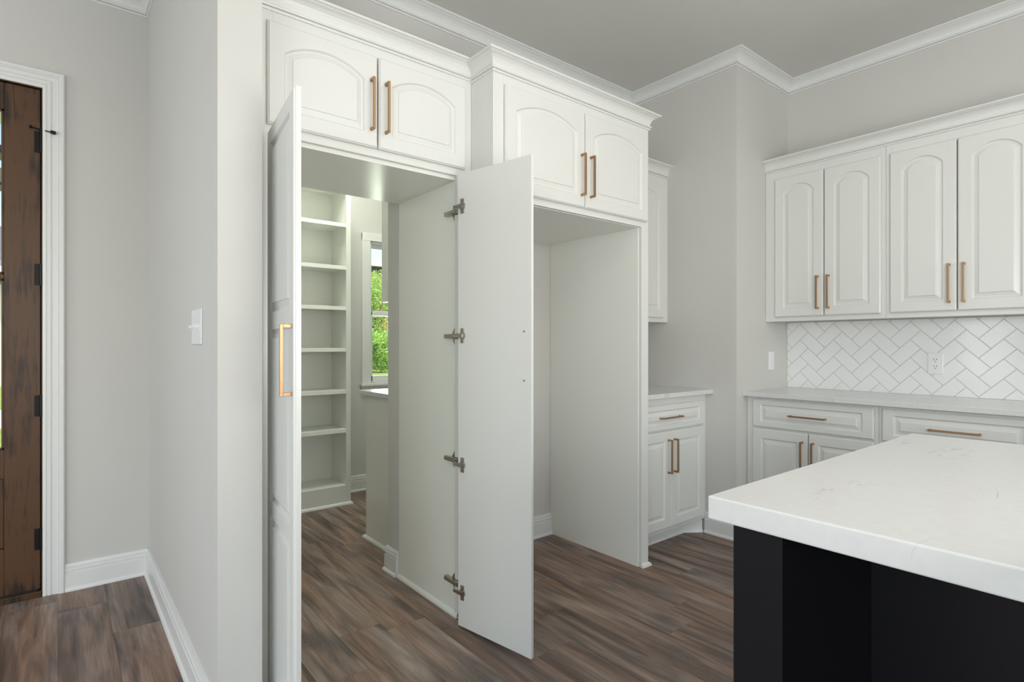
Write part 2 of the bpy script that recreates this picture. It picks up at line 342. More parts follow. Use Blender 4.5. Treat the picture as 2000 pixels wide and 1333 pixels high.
# ---------------------------------------------------------------- herringbone tile
TA, TL, GR = .0745, .1475, .0028
YT0, YT1, ZT0, ZT1 = .42, 1.7895, .904, 1.345
tag(MB().box(X2-.006, X2, YT0, YT1, ZT0, ZT1).build('grout', 'grout', wr), 'pale grey grout')
def clip_poly(poly, ax, val, keep_less):
    out = []
    for i in range(len(poly)):
        a = poly[i]; b = poly[(i+1) % len(poly)]
        ia = (a[ax] <= val) if keep_less else (a[ax] >= val); ib = (b[ax] <= val) if keep_less else (b[ax] >= val)
        if ia: out.append(a)
        if ia != ib:
            t = (val-a[ax])/(b[ax]-a[ax]); out.append((a[0]+(b[0]-a[0])*t, a[1]+(b[1]-a[1])*t))
    return out
full_meshes = {}
def tile_mesh(poly, thick=.009):
    # poly in (y, z), tile proud of grout towards -x, small chamfer
    cx = sum(p[0] for p in poly)/len(poly); cy = sum(p[1] for p in poly)/len(poly)
    n = len(poly); v = []; f = []
    for (d, s_) in ((0, 0), (-.0035, 0), (-.0045, .0012)):
        for p in poly:
            L = math.hypot(p[0]-cx, p[1]-cy) or 1
            k = 1 - s_/L; v.append((X2-.0045+d, cx+(p[0]-cx)*k, cy+(p[1]-cy)*k))
    for r in range(2):
        for i in range(n): j = (i+1) % n; f.append((r*n+i, r*n+j, (r+1)*n+j, (r+1)*n+i))
    f.append(tuple(2*n+i for i in range(n)))
    m = MB(); m.v = v; m.f = f; return m
r2 = math.sqrt(.5)
# tiles in an unrotated frame: horizontal tile at (i*W.. ) standard staircase lattice: t1=(W,-W), t2=(L,L)
ORG_Y, ORG_Z = 1.286, 1.330   # a zigzag peak
cnt = 0
for a in range(-14, 15):
    for b in range(-8, 9):
        ox = a*TA + b*TL; oy = a*TA - b*TL
        for kind in (0, 1):
            if kind == 0: rc = (ox, oy, ox+TL, oy+TA)
            else: rc = (ox-TA, oy, ox, oy+TL)
            g = GR/2
            pts = [(rc[0]+g, rc[1]+g), (rc[2]-g, rc[1]+g), (rc[2]-g, rc[3]-g), (rc[0]+g, rc[3]-g)]
            P = []
            for (u, v_) in pts:
                # rotate by 45 degrees, then place
                P.append((ORG_Y + (u-v_-TL)*r2, ORG_Z + (u+v_-TL)*r2))
            for (ax, val, kl) in ((0, YT0+.001, False), (0, YT1-.001, True), (1, ZT0+.001, False), (1, ZT1-.002, True)):
                if len(P) >= 3: P = clip_poly(P, ax, val, kl)
            if len(P) < 3: continue
            ar = abs(sum(P[i][0]*P[(i+1) % len(P)][1]-P[(i+1) % len(P)][0]*P[i][1] for i in range(len(P))))/2
            if ar < 2e-5: continue
            tile_mesh(P).build('tile', 'tile', wr); cnt += 1

# ---------------------------------------------------------------- cabinet parts (local frame: x along face, front faces -y, z up)
def outline(x0, x1, z0, z1, rise, inset, n=14):
    """opening outline inset inwards; arch on top if rise>0. order BL, BR, right spring, arch..., left spring"""
    xa, xb, za = x0+inset, x1-inset, z0+inset
    pts = [(xa, za), (xb, za)]
    if rise <= 0:
        zt = z1-inset
        for i in range(n+1): pts.append((xb-(xb-xa)*i/n, zt))
        return pts
    wd = x1-x0; R = (wd*wd/4+rise*rise)/(2*rise); cx = (x0+x1)/2; cz = z1-R; Ri = R-inset
    for i in range(n+1):
        x = xb-(xb-xa)*i/n; pts.append((x, cz+math.sqrt(max(Ri*Ri-(x-cx)**2, 0))))
    return pts
def panel_cell(mb, cx0, cx1, cz0, cz1, o, rise, yf, n=14):
    """cell rectangle at the front plane yf with a routed raised panel; o = opening rect"""
    x0, x1, z0, z1 = o
    loops = [(0, 0), (.002, .003), (.005, .0075), (.011, .0085), (.029, .004), (.0295, .0008), (.032, .0)]
    pts0 = outline(x0, x1, z0, z1, rise, 0, n)
    rect = [(cx0, cz0), (cx1, cz0)]
    for i, p in enumerate(pts0[2:]):
        if i == 0: rect.append((cx1, cz1))
        elif i == n: rect.append((cx0, cz1))
        else: rect.append((p[0], cz1))
    L = len(rect); b = len(mb.v)
    mb.v += [(p[0], yf, p[1]) for p in rect]
    for ins, d in loops: mb.v += [(p[0], yf+d, p[1]) for p in outline(x0, x1, z0, z1, rise, ins, n)]
    for r in range(len(loops)):
        for i in range(L): j = (i+1) % L; mb.f.append((b+r*L+i, b+r*L+j, b+(r+1)*L+j, b+(r+1)*L+i))
    mb.f.append(tuple(b+len(loops)*L+i for i in range(L)))
def edge_ring(mb, x0, x1, z0, z1, yb, yf, ins=.006):
    # door edge: back rect, side, ogee step to the front plane; front left open (cells fill it)
    def rect(i, y): return [(x0+i, y, z0+i), (x1-i, y, z0+i), (x1-i, y, z1-i), (x0+i, y, z1-i)]
    rings = [rect(0, yb), rect(0, yf+.0075), rect(.0015, yf+.0055), rect(.004, yf+.0045), rect(.0042, yf+.0015), rect(ins, yf)]
    b = len(mb.v)
    for r in rings: mb.v += r
    mb.f.append((b, b+1, b+2, b+3))
    for r in range(len(rings)-1):
        for i in range(4): j = (i+1) % 4; mb.f.append((b+r*4+i, b+r*4+j, b+(r+1)*4+j, b+(r+1)*4+i))
def make_handle(parent, x, z, yf, length=.2, vertical=True):
    mb = MB(); s = .0045; pj = .032; h = length/2
    if vertical:
        mb.box(x-s, x+s, yf-pj, yf-pj+.009, z-h, z+h)
        for zz in (z-h, z+h-.010): mb.box(x-s, x+s, yf-pj+.009, yf, zz, zz+.010)
        for zz in (z-h-.001, z+h-.011): mb.box(x-s-.001, x+s+.001, yf-.0025, yf, zz, zz+.012)
    else:
        mb.box(x-h, x+h, yf-pj, yf-pj+.009, z-s, z+s)
        for xx in (x-h, x+h-.010): mb.box(xx, xx+.010, yf-pj+.009, yf, z-s, z+s)
    return mb.build('handle', 'brass', parent, bevel=.0008)
def make_door(parent, x0, x1, z0, z1, rise=.05, hside=None, hz=None, name='door', y=0.0, stile=.055):
    """door object origin at its lower left corner"""
    w_, h_ = x1-x0, z1-z0; mb = MB(); yf = -.020
    edge_ring(mb, 0, w_, 0, h_, -.001, yf)
    panel_cell(mb, .006, w_-.006, .006, h_-.006, (stile, w_-stile, stile, h_-stile+(.003 if rise else 0)), rise, yf)
    o = mb.build(name, 'white', parent, loc=(x0, y, z0))
    if hside: make_handle(o, (w_-.028 if hside == 'R' else .028), hz-z0, yf)
    return o
def make_drawer(parent, x0, x1, z0, z1, y=0.0, hx=None):
    w_, h_ = x1-x0, z1-z0; mb = MB(); yf = -.020
    edge_ring(mb, 0, w_, 0, h_, -.001, yf)
    st = .042
    loopsave = None
    panel_cell(mb, .006, w_-.006, .006, h_-.006, (.052, w_-.052, .032, h_-.032), 0, yf, n=2)
    o = mb.build('drawer', 'white', parent, loc=(x0, y, z0))
    make_handle(o, (hx if hx is not None else (x0+x1)/2)-x0, h_/2, yf, vertical=False)
    return o
def frame(W, a, b, z0, z1, op, rail=None):
    m = MB().box(0, a, 0, .02, z0, z1).box(b, W, 0, .02, z0, z1).box(a, b, 0, .02, z0, op[0]).box(a, b, 0, .02, op[1], z1)
    if rail: m.box(a, b, 0, .02, rail[0], rail[1])
    return m
CROWN = lambda z0: crown_prof(z0, .078, .05)

# ---- tall pantry cabinet with hidden walk-through doors
def pantry_cabinet():
    X0, XR = PX+.001, 1.429; Y = 2.05
    r = tag(empty('pantry_cabinet', (X0, Y, 0)), 'tall white walk-through cabinet with two full-height doors standing open', 'cabinet')
    W = XR-X0
    def L(x): return x-X0
    MB().box(0, W, .02, YB-Y-.001, 1.917, 2.365).build('upper_box', 'inner', r)
    ff = MB().box(0, L(.585), 0, .02, 0, 2.44).box(L(1.354), W, 0, .02, 0, 2.44).box(L(.585), L(1.354), 0, .02, 1.933, 1.985).box(L(.585), L(1.354), 0, .02, 2.30, 2.44)
    ff.build('face_frame', 'white', r, bevel=.001)
    MB().box(L(1.36), L(1.378), .02, YB-Y-.002, 0, 1.917).build('side_panel', 'inner', r)
    MB().box(L(.562), L(.58), .02, YB-Y-.002, 0, 1.917).build('side_panel', 'inner', r)
    sh = [(0, 0), (.014, 0), (.013, .008), (.009, .015), (0, .02)]
    MB().sweep(sh, [(L(1.36), YB-Y-.002), (L(1.36), .0)], -1).build('shoe_moulding', 'trim', r)
    cr = MB().sweep(CROWN(2.362), [(0, 0), (W, 0)], -1); cr.build('crown_moulding', 'white', r)
    zt, zb = 2.322, 1.963
    make_door(r, L(.563), L(.972), zb, zt, .05, 'R', 2.125)
    make_door(r, L(.978), L(1.388), zb, zt, .05, 'L', 2.125)
    # left tall door, three raised panels, swung past ninety degrees
    Wd, Hd, z0 = .41, 1.90, .012
    hx, hy = .548, 1.985; ex, ey = .505, 1.579
    mb = MB(); yf = -.020
    edge_ring(mb, 0, Wd, 0, Hd, -.0, yf)
    cells = [(.006, .655, .055, .624), (.655, 1.262, .670, 1.233), (1.262, Hd-.006, 1.288, Hd-.055)]
    for ca, cb, oa, ob in cells: panel_cell(mb, .006, Wd-.006, ca, cb, (.055, Wd-.055, oa, ob), 0, yf, n=2)
    ang = math.atan2(ey-hy, ex-hx)
    # outer face (local -y, front plane yf) must run from hinge to free edge
    dirv = Vector((math.cos(ang), math.sin(ang))); nrm = Vector((dirv.y, -dirv.x))  # local -y direction in world
    ox, oy = hx - nrm.x*.020, hy - nrm.y*.020
    d = mb.build('tall_door', 'white', r, loc=(L(ox), oy-Y, z0), rot=(0, 0, ang))
    tag(d, 'three-panel tall door with brass handle, swung open at left')
    make_handle(d, Wd-.026, 1.152-z0, yf)
    # right tall door: seen from its flat inner side
    hx, hy = 1.312, 1.978; ex, ey = 1.381, 1.588
    # inner face is local +y = 0 plane; door goes from hinge at local x=Wd to free edge local x=0
    dirv = (Vector((hx, hy))-Vector((ex, ey))).normalized(); ang = math.atan2(dirv.y, dirv.x)
    Wd = .396
    mb = MB(); edge_ring(mb, 0, Wd, 0, Hd, -.0, yf)
    for ca, cb, oa, ob in cells: panel_cell(mb, .006, Wd-.006, ca, cb, (.055, Wd-.055, oa, ob), 0, yf, n=2)
    d2 = mb.build('tall_door', 'white', r, loc=(L(ex), ey-Y, z0), rot=(0, 0, ang))
    tag(d2, 'tall door swung open showing its flat white inner side')
    make_handle(d2, .050, 1.152-z0, yf)
    for zz in (1.245, 1.058):   # handle screw heads on the inner face
        MB().cyl((.034, 0, zz-z0), (.034, .0025, zz-z0), .0035, n=10).build('screw_head', 'nickel', d2)
    for zz in (1.775, 1.232, .690, .155):
        h = MB()
        h.box(Wd-.036, Wd-.017, 0, .004, zz-z0-.031, zz-z0+.031)           # cup flange on the door
        h.cyl((Wd-.028, .0, zz-z0), (Wd-.028, .007, zz-z0), .016, n=18)
        h.box(Wd-.034, Wd-.002, .004, .011, zz-z0-.008, zz-z0+.008)
        h.cyl((Wd-.027, .004, zz-z0+.023), (Wd-.027, .0065, zz-z0+.023), .004, n=10)
        h.cyl((Wd-.027, .004, zz-z0-.023), (Wd-.027, .0065, zz-z0-.023), .004, n=10)
        # linkage and arm reaching back to the cabinet side
        h.box(Wd-.006, Wd+.022, .004, .010, zz-z0-.007, zz-z0+.007)
        o = h.build('hinge', 'nickel', d2, bevel=.0008)
        tag(o, 'nickel concealed hinge')
        a = MB()
        xa = L(1.36)
        a.box(xa-.020, xa-.004, -.022, .085, zz-.009, zz+.009)        # arm along the side panel
        a.box(xa-.024, xa-.019, -.010, .050, zz-.006, zz+.006)
        a.prism([(xa-.006, -.018), (xa, -.018), (xa, .03), (xa-.006, .03)], zz-.012, zz+.012)
        # cross-shaped wing plate
        b = len(a.v)
        a.v += [(xa-.004, .026, zz+.036), (xa-.004, .046, zz+.008), (xa-.004, .046, zz-.008), (xa-.004, .026, zz-.036), (xa-.004, .014, zz-.008), (xa-.004, .014, zz+.008),
                (xa-.0, .026, zz+.036), (xa-.0, .046, zz+.008), (xa-.0, .046, zz-.008), (xa-.0, .026, zz-.036), (xa-.0, .014, zz-.008), (xa-.0, .014, zz+.008)]
        a.f += [tuple(b+i for i in range(6)), tuple(b+11-i for i in range(6))] + [(b+i, b+(i+1) % 6, b+6+(i+1) % 6, b+6+i) for i in range(6)]
        a.cyl((xa-.0225, .042, zz), (xa-.0205+.003, .042, zz), .005, n=10)
        a.build('hinge_arm', 'nickel', r, bevel=.0006)
    return r
pantry_cabinet()

# ---- refrigerator surround
def fridge_cabinet():
    X0, XR, Y = 1.43, 2.482, 1.89
    r = tag(empty('refrigerator_cabinet', (X0, Y, 0)), 'white refrigerator surround with arched doors over an empty alcove', 'cabinet')
    L = lambda x: x-X0; W = XR-X0; D = YB-Y-.002
    MB().box(L(1.451), L(2.44), .02, D, 1.822, 2.355).build('upper_box', 'inner', r)
    MB().box(0, L(1.45), .02, D, 0, 2.355).build('side_panel', 'white', r)
    MB().box(L(2.42), L(2.44), .02, D, 0.0, 1.822).build('side_panel', 'inner', r)
    ff = MB().box(0, L(1.487), 0, .02, 0, 2.43).box(L(2.425), W, 0, .02, 0, 2.43).box(L(1.487), L(2.425), 0, .02, 1.824, 1.875).box(L(1.487), L(2.425), 0, .02, 2.30, 2.43)
    ff.build('face_frame', 'white', r, bevel=.001)
    sh = [(0, 0), (.014, 0), (.013, .008), (.009, .015), (0, .02)]
    MB().box(L(2.44), W, .02, .30, 1.344, 2.43).build('side_filler', 'white', r)
    MB().sweep(sh, [(L(2.425)-.004, 0), (W, 0), (W, .02)], -1).build('shoe_moulding', 'trim', r)
    MB().sweep(CROWN(2.354), [(0, .16), (0, 0), (W, 0), (W, D)], -1).build('crown_moulding', 'white', r)
    make_door(r, L(1.487), L(1.972), 1.853, 2.312, .05, 'R', 2.005)
    make_door(r, L(1.979), L(2.458), 1.853, 2.312, .05, 'L', 2.005)
fridge_cabinet()

# ---- narrow base and wall cabinet beside the fridge alcove
def narrow_base():
    X0, XR, Y = 2.442, X1-.001, 2.0
    r = tag(empty('base_cabinet', (X0, Y, 0)), 'narrow white base cabinet with one drawer beside the refrigerator alcove', 'cabinet')
    L = lambda x: x-X0; W = XR-X0
    MB().box(0, W, .02, YB-Y-.002, .09, .884).build('box', 'inner', r)
    frame(W, L(2.472), L(3.163), .09, .884, (.125, .835), (.672, .70)).build('face_frame', 'white', r, bevel=.001)
    MB().prism([(0, .083), (L(3.09), .083), (W-.018, .012), (W-.018, .04), (L(3.095), .10), (0, .10)], 0, .09).build('toe_board', 'white', r)
    sh = [(0, 0), (.012, 0), (.011, .008), (.007, .014), (0, .018)]
    MB().sweep(sh, [(0, .083), (L(3.09), .083), (W-.018, .012)], -1).build('shoe_moulding', 'trim', r)
    make_drawer(r, L(2.467), L(3.169), .692, .842, hx=L(2.805))
    make_door(r, L(2.467), L(2.816), .115, .682, 0, 'R', .537)
    make_door(r, L(2.820), L(3.169), .115, .682, 0, 'L', .537)
narrow_base()
tag(MB().box(2.442, X1-.001, 1.945, YB-.001, .885, .912).build('countertop', 'quartz', bevel=.002), 'short white quartz countertop on the narrow base cabinet', 'countertop')
def narrow_wall():
    X0, XR, Y = 2.442, X1-.001, 2.286
    r = tag(empty('wall_cabinet', (X0, Y, 1.344)), 'narrow white wall cabinet mostly hidden behind the refrigerator surround', 'cabinet')
    L = lambda x: x-X0; W = XR-X0; Z = 1.344
    MB().box(0, W, .02, YB-Y-.002, 0, 2.315-Z).build('box', 'inner', r)
    frame(W, L(2.48), L(3.155), 0, 2.39-Z, (.04, 2.25-Z)).build('face_frame', 'white', r, bevel=.001)
    MB().sweep(CROWN(2.315-Z), [(0, 0), (W, 0)], -1).build('crown_moulding', 'white', r)
    make_door(r, L(2.467), L(2.806), .028, 2.262-Z, .05, 'R', 1.51-Z)
    make_door(r, L(2.81), L(3.15), .028, 2.262-Z, .05, 'L', 1.51-Z)
narrow_wall()

# ---- right wall run: local x = world -y
def right_base(ya, yb, drawer, split, label):
    r = tag(empty('base_cabinet', (3.34, ya, 0), -math.pi/2), label, 'cabinet')
    L = lambda y: ya-y; W = ya-yb; D = X2-3.34-.002
    MB().box(0, W, .02, D, .10, .877).build('box', 'inner', r)
    a, b = drawer
    frame(W, L(a)+.006, L(b)-.006, .10, .877, (.135, .855), (.675, .70)).build('face_frame', 'white', r, bevel=.001)
    MB().box(0, W, .075, .09, 0, .10).build('toe_board', 'white', r)
    make_drawer(r, L(a), L(b), .694, .862)
    make_door(r, L(a), L(split)-.002, .125, .683, 0, 'R', .537)
    make_door(r, L(split)+.002, L(b), .125, .683, 0, 'L', .537)
right_base(1.789, 1.068, (1.747, 1.087), 1.418, 'white base cabinet under the backsplash, nearest the wall corner')
right_base(1.067, .42, (1.049, .44), .745, 'white base cabinet behind the island at the right edge')
tag(MB().box(3.285, X2-.001, .42, 1.7895, .878, .904).build('countertop', 'quartz', bevel=.002), 'long white quartz countertop under the herringbone backsplash', 'countertop')
def right_wall_cab(ya, yb, d, label):
    Z = 1.342
    r = tag(empty('wall_cabinet', (3.575, ya, Z), -math.pi/2), label, 'cabinet')
    L = lambda y: ya-y; W = ya-yb; D = X2-3.575-.002
    MB().box(0, W, .02, D, .006, 2.30-Z).build('box', 'inner', r)
    frame(W, L(d[0])+.006, L(d[3])-.006, 0, 2.375-Z, (.035, 2.24-Z)).build('face_frame', 'white', r, bevel=.001)
    make_door(r, L(d[0]), L(d[1]), 1.369-Z, 2.248-Z, .05, 'R', 1.51-Z)
    make_door(r, L(d[2]), L(d[3]), 1.369-Z, 2.248-Z, .05, 'L', 1.51-Z)
right_wall_cab(1.789, 1.109, (1.723, 1.431, 1.426, 1.130), 'white arched-door wall cabinet nearest the wall corner, above the switch')
right_wall_cab(1.108, .46, (1.086, .791, .786, .484), 'white arched-door wall cabinet above the outlet at the right edge')
tag(MB().sweep(CROWN(2.298), [(3.575, 1.789), (3.575, .46)], -1).build('crown_moulding', 'white'), 'white crown moulding continuing over both right-hand wall cabinets', 'moulding')

# ---------------------------------------------------------------- island
def island():
    r = tag(empty('kitchen_island', (.99, .558, 0)), 'matte black kitchen island base with an open overhang', 'island')
    ox, oy = .99, .558
    MB().box(0, 1.41-ox, .466-oy, 0, 0, .8655).build('end_panel', 'black', r, bevel=.0015)
    MB().box(0, 1.41-ox, -1.90-oy, -1.81-oy, 0, .8655).build('end_panel', 'black', r, bevel=.0015)
    MB().box(1.41-ox, 1.43-ox, -1.81-oy, .466-oy, 0, .8655).build('back_panel', 'black', r)
    MB().box(1.43-ox, 2.10-ox, -1.90-oy, 0, .10, .8655).box(1.43-ox, 2.03-ox, -1.90-oy, 0, 0, .10).build('box', 'black', r, bevel=.0015)
    MB().box(1.404-ox, 1.41-ox, -.62-oy, -.56-oy, 0, .8655).build('batten', 'black', r)
island()
tag(MB().box(.955, 2.136, -1.93, .590, .866, .910).build('island_countertop', 'quartz', bevel=.003), 'large white veined quartz slab on the black island', 'countertop')

# ---------------------------------------------------------------- electrical plates
def switch_plate(name, loc, rz, label, cat, kind):
    r = tag(empty(name, loc, rz), label, cat)
    w_ = {'triple': .165, 'rocker': .072, 'outlet': .072}[kind]
    MB().box(-w_/2, w_/2, -.006, 0, -.0595, .0595).build('cover_plate', 'plastic', r, bevel=.003, seg=3)
    if kind == 'triple':
        for i in (-1, 0, 1):
            MB().box(i*.046-.006, i*.046+.006, -.0075, -.006, -.0125, .0125).build('collar', 'plastic', r)
            t = MB().box(i*.046-.004, i*.046+.004, -.020, -.006, -.004, .006); t.build('toggle', 'plastic', r, bevel=.001)
            for s in (-.03, .03): MB().cyl((i*.046, -.007, s), (i*.046, -.006, s), .003, n=10).build('screw_head', 'plastic', r)
    elif kind == 'rocker':
        MB().box(-.0165, .0165, -.0085, -.006, -.0335, .0335).build('rocker', 'plastic', r, bevel=.001)
    else:
        for s in (-.0195, .0195):
            f = MB().box(-.017, .017, -.008, -.006, s-.0145, s+.0145).build('receptacle', 'plastic', r, bevel=.004, seg=3)
            for dx in (-.0065, .0065): MB().box(dx-.0011, dx+.0011, -.0083, -.0078, s+.000, s+.009).build('slot', 'slot', f)
            MB().cyl((0, -.0083, s-.007), (0, -.0078, s-.007), .0025, n=12).build('slot', 'slot', f)
        MB().cyl((0, -.007, 0), (0, -.006, 0), .003, n=10).build('screw_head', 'plastic', r)
switch_plate('light_switch', (HX, 2.15, 1.255), -math.pi/2, 'wide white toggle switch plate on the hall partition', 'switch', 'triple')
switch_plate('light_switch', (3.645, Y1, 1.088), 0, 'narrow white rocker switch left of the tiled backsplash', 'switch', 'rocker')
switch_plate('electrical_outlet', (X2-.009, .955, 1.087), -math.pi/2, 'white duplex outlet on the herringbone backsplash', 'outlet', 'outlet')

# ---------------------------------------------------------------- front door
CP = [(0, 0), (.083, 0), (.083, .014), (.078, .021), (.066, .021), (.062, .016), (.058, .018), (.054, .012), (.038, .012), (.036, .007), (.032, .007), (.030, .012), (.020, .012), (.018, .007), (.014, .007), (.012, .011), (0, .009)]
def casing():
    # sweep around the opening in the xz plane
    mb = MB(); pts = [(D1, 0), (D1, DZ), (D0, DZ), (D0, 0)]
    b = 0
    for i, (x, z) in enumerate(pts):
        sx = 1 if x == D1 else -1; sz = 1 if z > 0 else 0
        for (a, d) in CP: mb.v.append((x+sx*a, YE-d, z+sz*a))
    k = len(CP)
    for i in range(3):
        for j in range(k): l = (j+1) % k; mb.f.append((i*k+j, i*k+l, (i+1)*k+l, (i+1)*k+j))
    mb.f.append(tuple(range(k))); mb.f.append(tuple(3*k+j for j in range(k)))
    return mb
tag(casing().build('trim_4', 'trim'), 'white fluted casing around the dark front door', 'casing', kind='structure')
def front_door():
    r = tag(empty('door_1', (D1, YE+.045, 0)), 'dark stained wooden front door with glass lites and black hinges', 'door', kind='structure')
    X = D1; Yd = YE+.045
    # jamb
    MB().box(-.004, 0, -.045, .095, 0, DZ).box(D0-X, D0-X+.004, -.045, .095, 0, DZ).box(D0-X, 0, -.045, .095, DZ-.004, DZ).box(-.022, -.004, .010, .03, .028, DZ-.004).box(D0-X+.004, D0-X+.022, .010, .03, .028, DZ-.004).box(D0-X+.022, -.022, .010, .03, DZ-.03, DZ-.004).build('jamb', 'doorwood', r)
    MB().box(D0-X+.004, -.004, -.055, .095, 0, .028).build('threshold', 'doorwood', r, bevel=.003)
    x1, x0 = -.008, D0-X+.008; z0, z1 = .034, DZ-.008
    g0, g1 = x0+.128, x1-.128; gz0, gz1 = .709, 2.281
    f = -.036; bk = .009
    st = MB().box(g1, x1, f, bk, z0, z1).box(x0, g0, f, bk, z0, z1)
    st.build('stile', 'doorwood', r, bevel=.002)
    MB().box(g0, g1, f, bk, gz1, z1).box(g0, g1, f, bk, .575, gz0).box(g0, g1, f, bk, z0, .25).build('rail', 'doorwood', r, bevel=.002)
    xm = (g0+g1)/2
    MB().box(xm-.05, xm+.05, f, bk, .25, .575).build('mullion', 'doorwood', r, bevel=.002)
    for a, b in ((g0, xm-.05), (xm+.05, g1)):
        MB().box(a, b, f+.014, bk-.006, .25, .575).box(a+.03, b-.03, f+.006, f+.014, .28, .545).build('raised_panel', 'doorwood', r, bevel=.004)
    MB().box(xm-.014, xm+.014, f+.002, bk, gz0, gz1).box(g0, g1, f+.004, bk, 1.497, 1.521).build('muntin', 'doorwood', r, bevel=.003)
    for a, b in ((g0, xm-.014), (xm+.014, g1)):
        for c, d in ((gz0, 1.497), (1.521, gz1)):
            MB().box(a, b, -.016, -.010, c, d).build('pane', 'glass', r)
            MB().box(a, a+.010, f+.006, -.016, c, d).box(b-.010, b, f+.006, -.016, c, d).box(a, b, f+.006, -.016, c, c+.010).box(a, b, f+.006, -.016, d-.010, d).build('glazing_bead', 'doorwood', r, bevel=.002)
    for k, zc in enumerate((2.155, 1.527, .904, .272)):
        h = MB().cyl((-.004, -.044, zc-.052), (-.004, -.044, zc+.052), .0075, n=14).box(-.030, .006, -.040, -.036, zc-.050, zc+.050)
        o = h.build('hinge', 'blackmetal', r)
        if k == 0:
            s = MB().cyl((-.004, -.044, zc+.052), (-.004, -.044, zc+.064), .009, n=14)
            s.cyl((-.004, -.046, zc+.058), (.036, -.068, zc+.050), .003, n=8); s.cyl((.032, -.066, zc+.051), (.046, -.073, zc+.048), .0085, n=12)
            s.cyl((-.004, -.046, zc+.058), (-.040, -.052, zc+.064), .003, n=8); s.cyl((-.040, -.052, zc+.064), (-.046, -.050, zc+.064), .007, n=12)
            tag(s.build('door_stop', 'blackmetal', o), 'black hinge pin door stop')
front_door()

# ---------------------------------------------------------------- pantry room
def bookcase():
    X0, XR, Y, T = .498, 1.71, 4.03, 2.40
    r = tag(empty('shelf_unit', (X0, Y, 0)), 'tall white built-in open shelving at the back of the pantry', 'shelving')
    L = lambda x: x-X0; D = YP-Y-.002
    MB().box(0, .02, .018, D, 0, T).build('side_panel', 'inner', r)
    MB().box(L(1.678), L(1.698), .018, D, 0, T).build('side_panel', 'inner', r)
    MB().box(L(1.07), L(1.09), .018, D-.008, .144, T-.03).build('divider', 'inner', r)
    MB().box(.02, L(1.678), D-.008, D, .0, T).build('back_panel', 'inner', r)
    MB().box(0, .037, 0, .018, 0, T).box(L(1.673), L(1.71), 0, .018, 0, T).box(L(1.06), L(1.10), 0, .018, .144, T).box(.037, L(1.673), 0, .018, 0, .144).box(.037, L(1.673), 0, .018, T-.05, T).build('face_frame', 'white', r, bevel=.001)
    MB().box(.02, L(1.678), .018, D-.008, T-.03, T-.01).build('top_panel', 'inner', r)
    for z in (2.099, 1.781, 1.479, 1.169, .856, .565, .144):
        for a, b in ((.02, L(1.07)), (L(1.09), L(1.678))):
            s = MB().box(a, b, .018, D-.008, z-.02, z)
            if z > .2: s.box(max(a, .037), min(b, L(1.673)), 0, .018, z-.028, z)
            s.build('shelf', 'inner', r, bevel=.0008)
    sh = [(0, 0), (.014, 0), (.013, .008), (.009, .015), (0, .02)]
    MB().sweep(sh, [(0, 0), (L(1.71), 0), (L(1.71), D)], -1).build('shoe_moulding', 'trim', r)
bookcase()
def pantry_base():
    X0, Y = 1.479, YB+.121
    r = tag(empty('base_cabinet', (X0, Y, 0)), 'white pantry base cabinet seen end-on through the open doors', 'cabinet')
    MB().box(0, 1.60, 0, 3.255-Y, .0, .884).build('box', 'inner', r, bevel=.001)
    # doors face the pantry (+y)
    for i in range(3):
        o = make_door(r, 0, .5, 0, .72, 0); o.location = (.55+i*.51, 3.275-Y-.018, .13); o.rotation_euler = (0, 0, math.pi)
    sh = [(0, 0), (.014, 0), (.013, .008), (.009, .015), (0, .02)]
    MB().sweep(sh, [(0, 0), (0, 3.269-Y), (.03, 3.269-Y)], 1).build('shoe_moulding', 'trim', r)
pantry_base()
tag(MB().box(1.455, 3.10, YB+.121, 3.305, .885, .912).build('countertop', 'quartz', bevel=.002), 'white countertop below the pantry window', 'countertop')
def pantry_wall_cab():
    X0, Y = 1.479, YB+.121
    r = tag(empty('wall_cabinet', (X0, Y, 1.442)), 'white pantry wall cabinet hanging beyond the doorway jamb', 'cabinet')
    MB().box(0, 1.60, 0, 3.04-Y, 0, .95).build('box', 'inner', r, bevel=.001)
    for i in range(3):
        o = make_door(r, 0, .5, 0, .9, .05); o.location = (.55+i*.51, 3.06-Y-.018, .025); o.rotation_euler = (0, 0, math.pi)
pantry_wall_cab()

def pantry_window():
    r = tag(empty('window_1', (W0, YP, WZ0)), 'white framed sash window in the pantry overlooking greenery', 'window', kind='structure')
    W = W1_-W0; H = WZ1-WZ0
    # casing
    c = MB().box(-.073, .0, -.016, 0, -.002, H+.06).box(W, W+.073, -.016, 0, -.002, H+.06).box(-.073, W+.073, -.018, 0, H, H+.062)
    c.build('casing', 'trim', r, bevel=.002)
    MB().box(-.09, W+.09, -.045, .02, -.022, -.002).build('stool', 'trim', r, bevel=.003)
    MB().box(-.073, W+.073, -.014, 0, -.085, -.022).build('apron', 'trim', r, bevel=.002)
    MB().box(0, .014, 0, .11, 0, H).box(W-.014, W, 0, .11, 0, H).box(0, W, 0, .11, H-.014, H).box(0, W, .02, .11, 0, .012).build('jamb', 'trim', r)
    zm = 1.455-WZ0
    def sash(y0, z0, z1, s):
        f = MB().box(.014, .014+s, y0, y0+.03, z0, z1).box(W-.014-s, W-.014, y0, y0+.03, z0, z1).box(.014, W-.014, y0, y0+.03, z0, z0+.045).box(.014, W-.014, y0, y0+.03, z1-.035, z1).build('sash', 'plastic', r, bevel=.002)
        MB().box(.014+s, W-.014-s, y0+.012, y0+.016, z0+.045, z1-.035).build('pane', 'glass', f)
    sash(.07, zm-.02, H-.014, .012)
    sash(.035, .012, zm+.02, .026)
pantry_window()

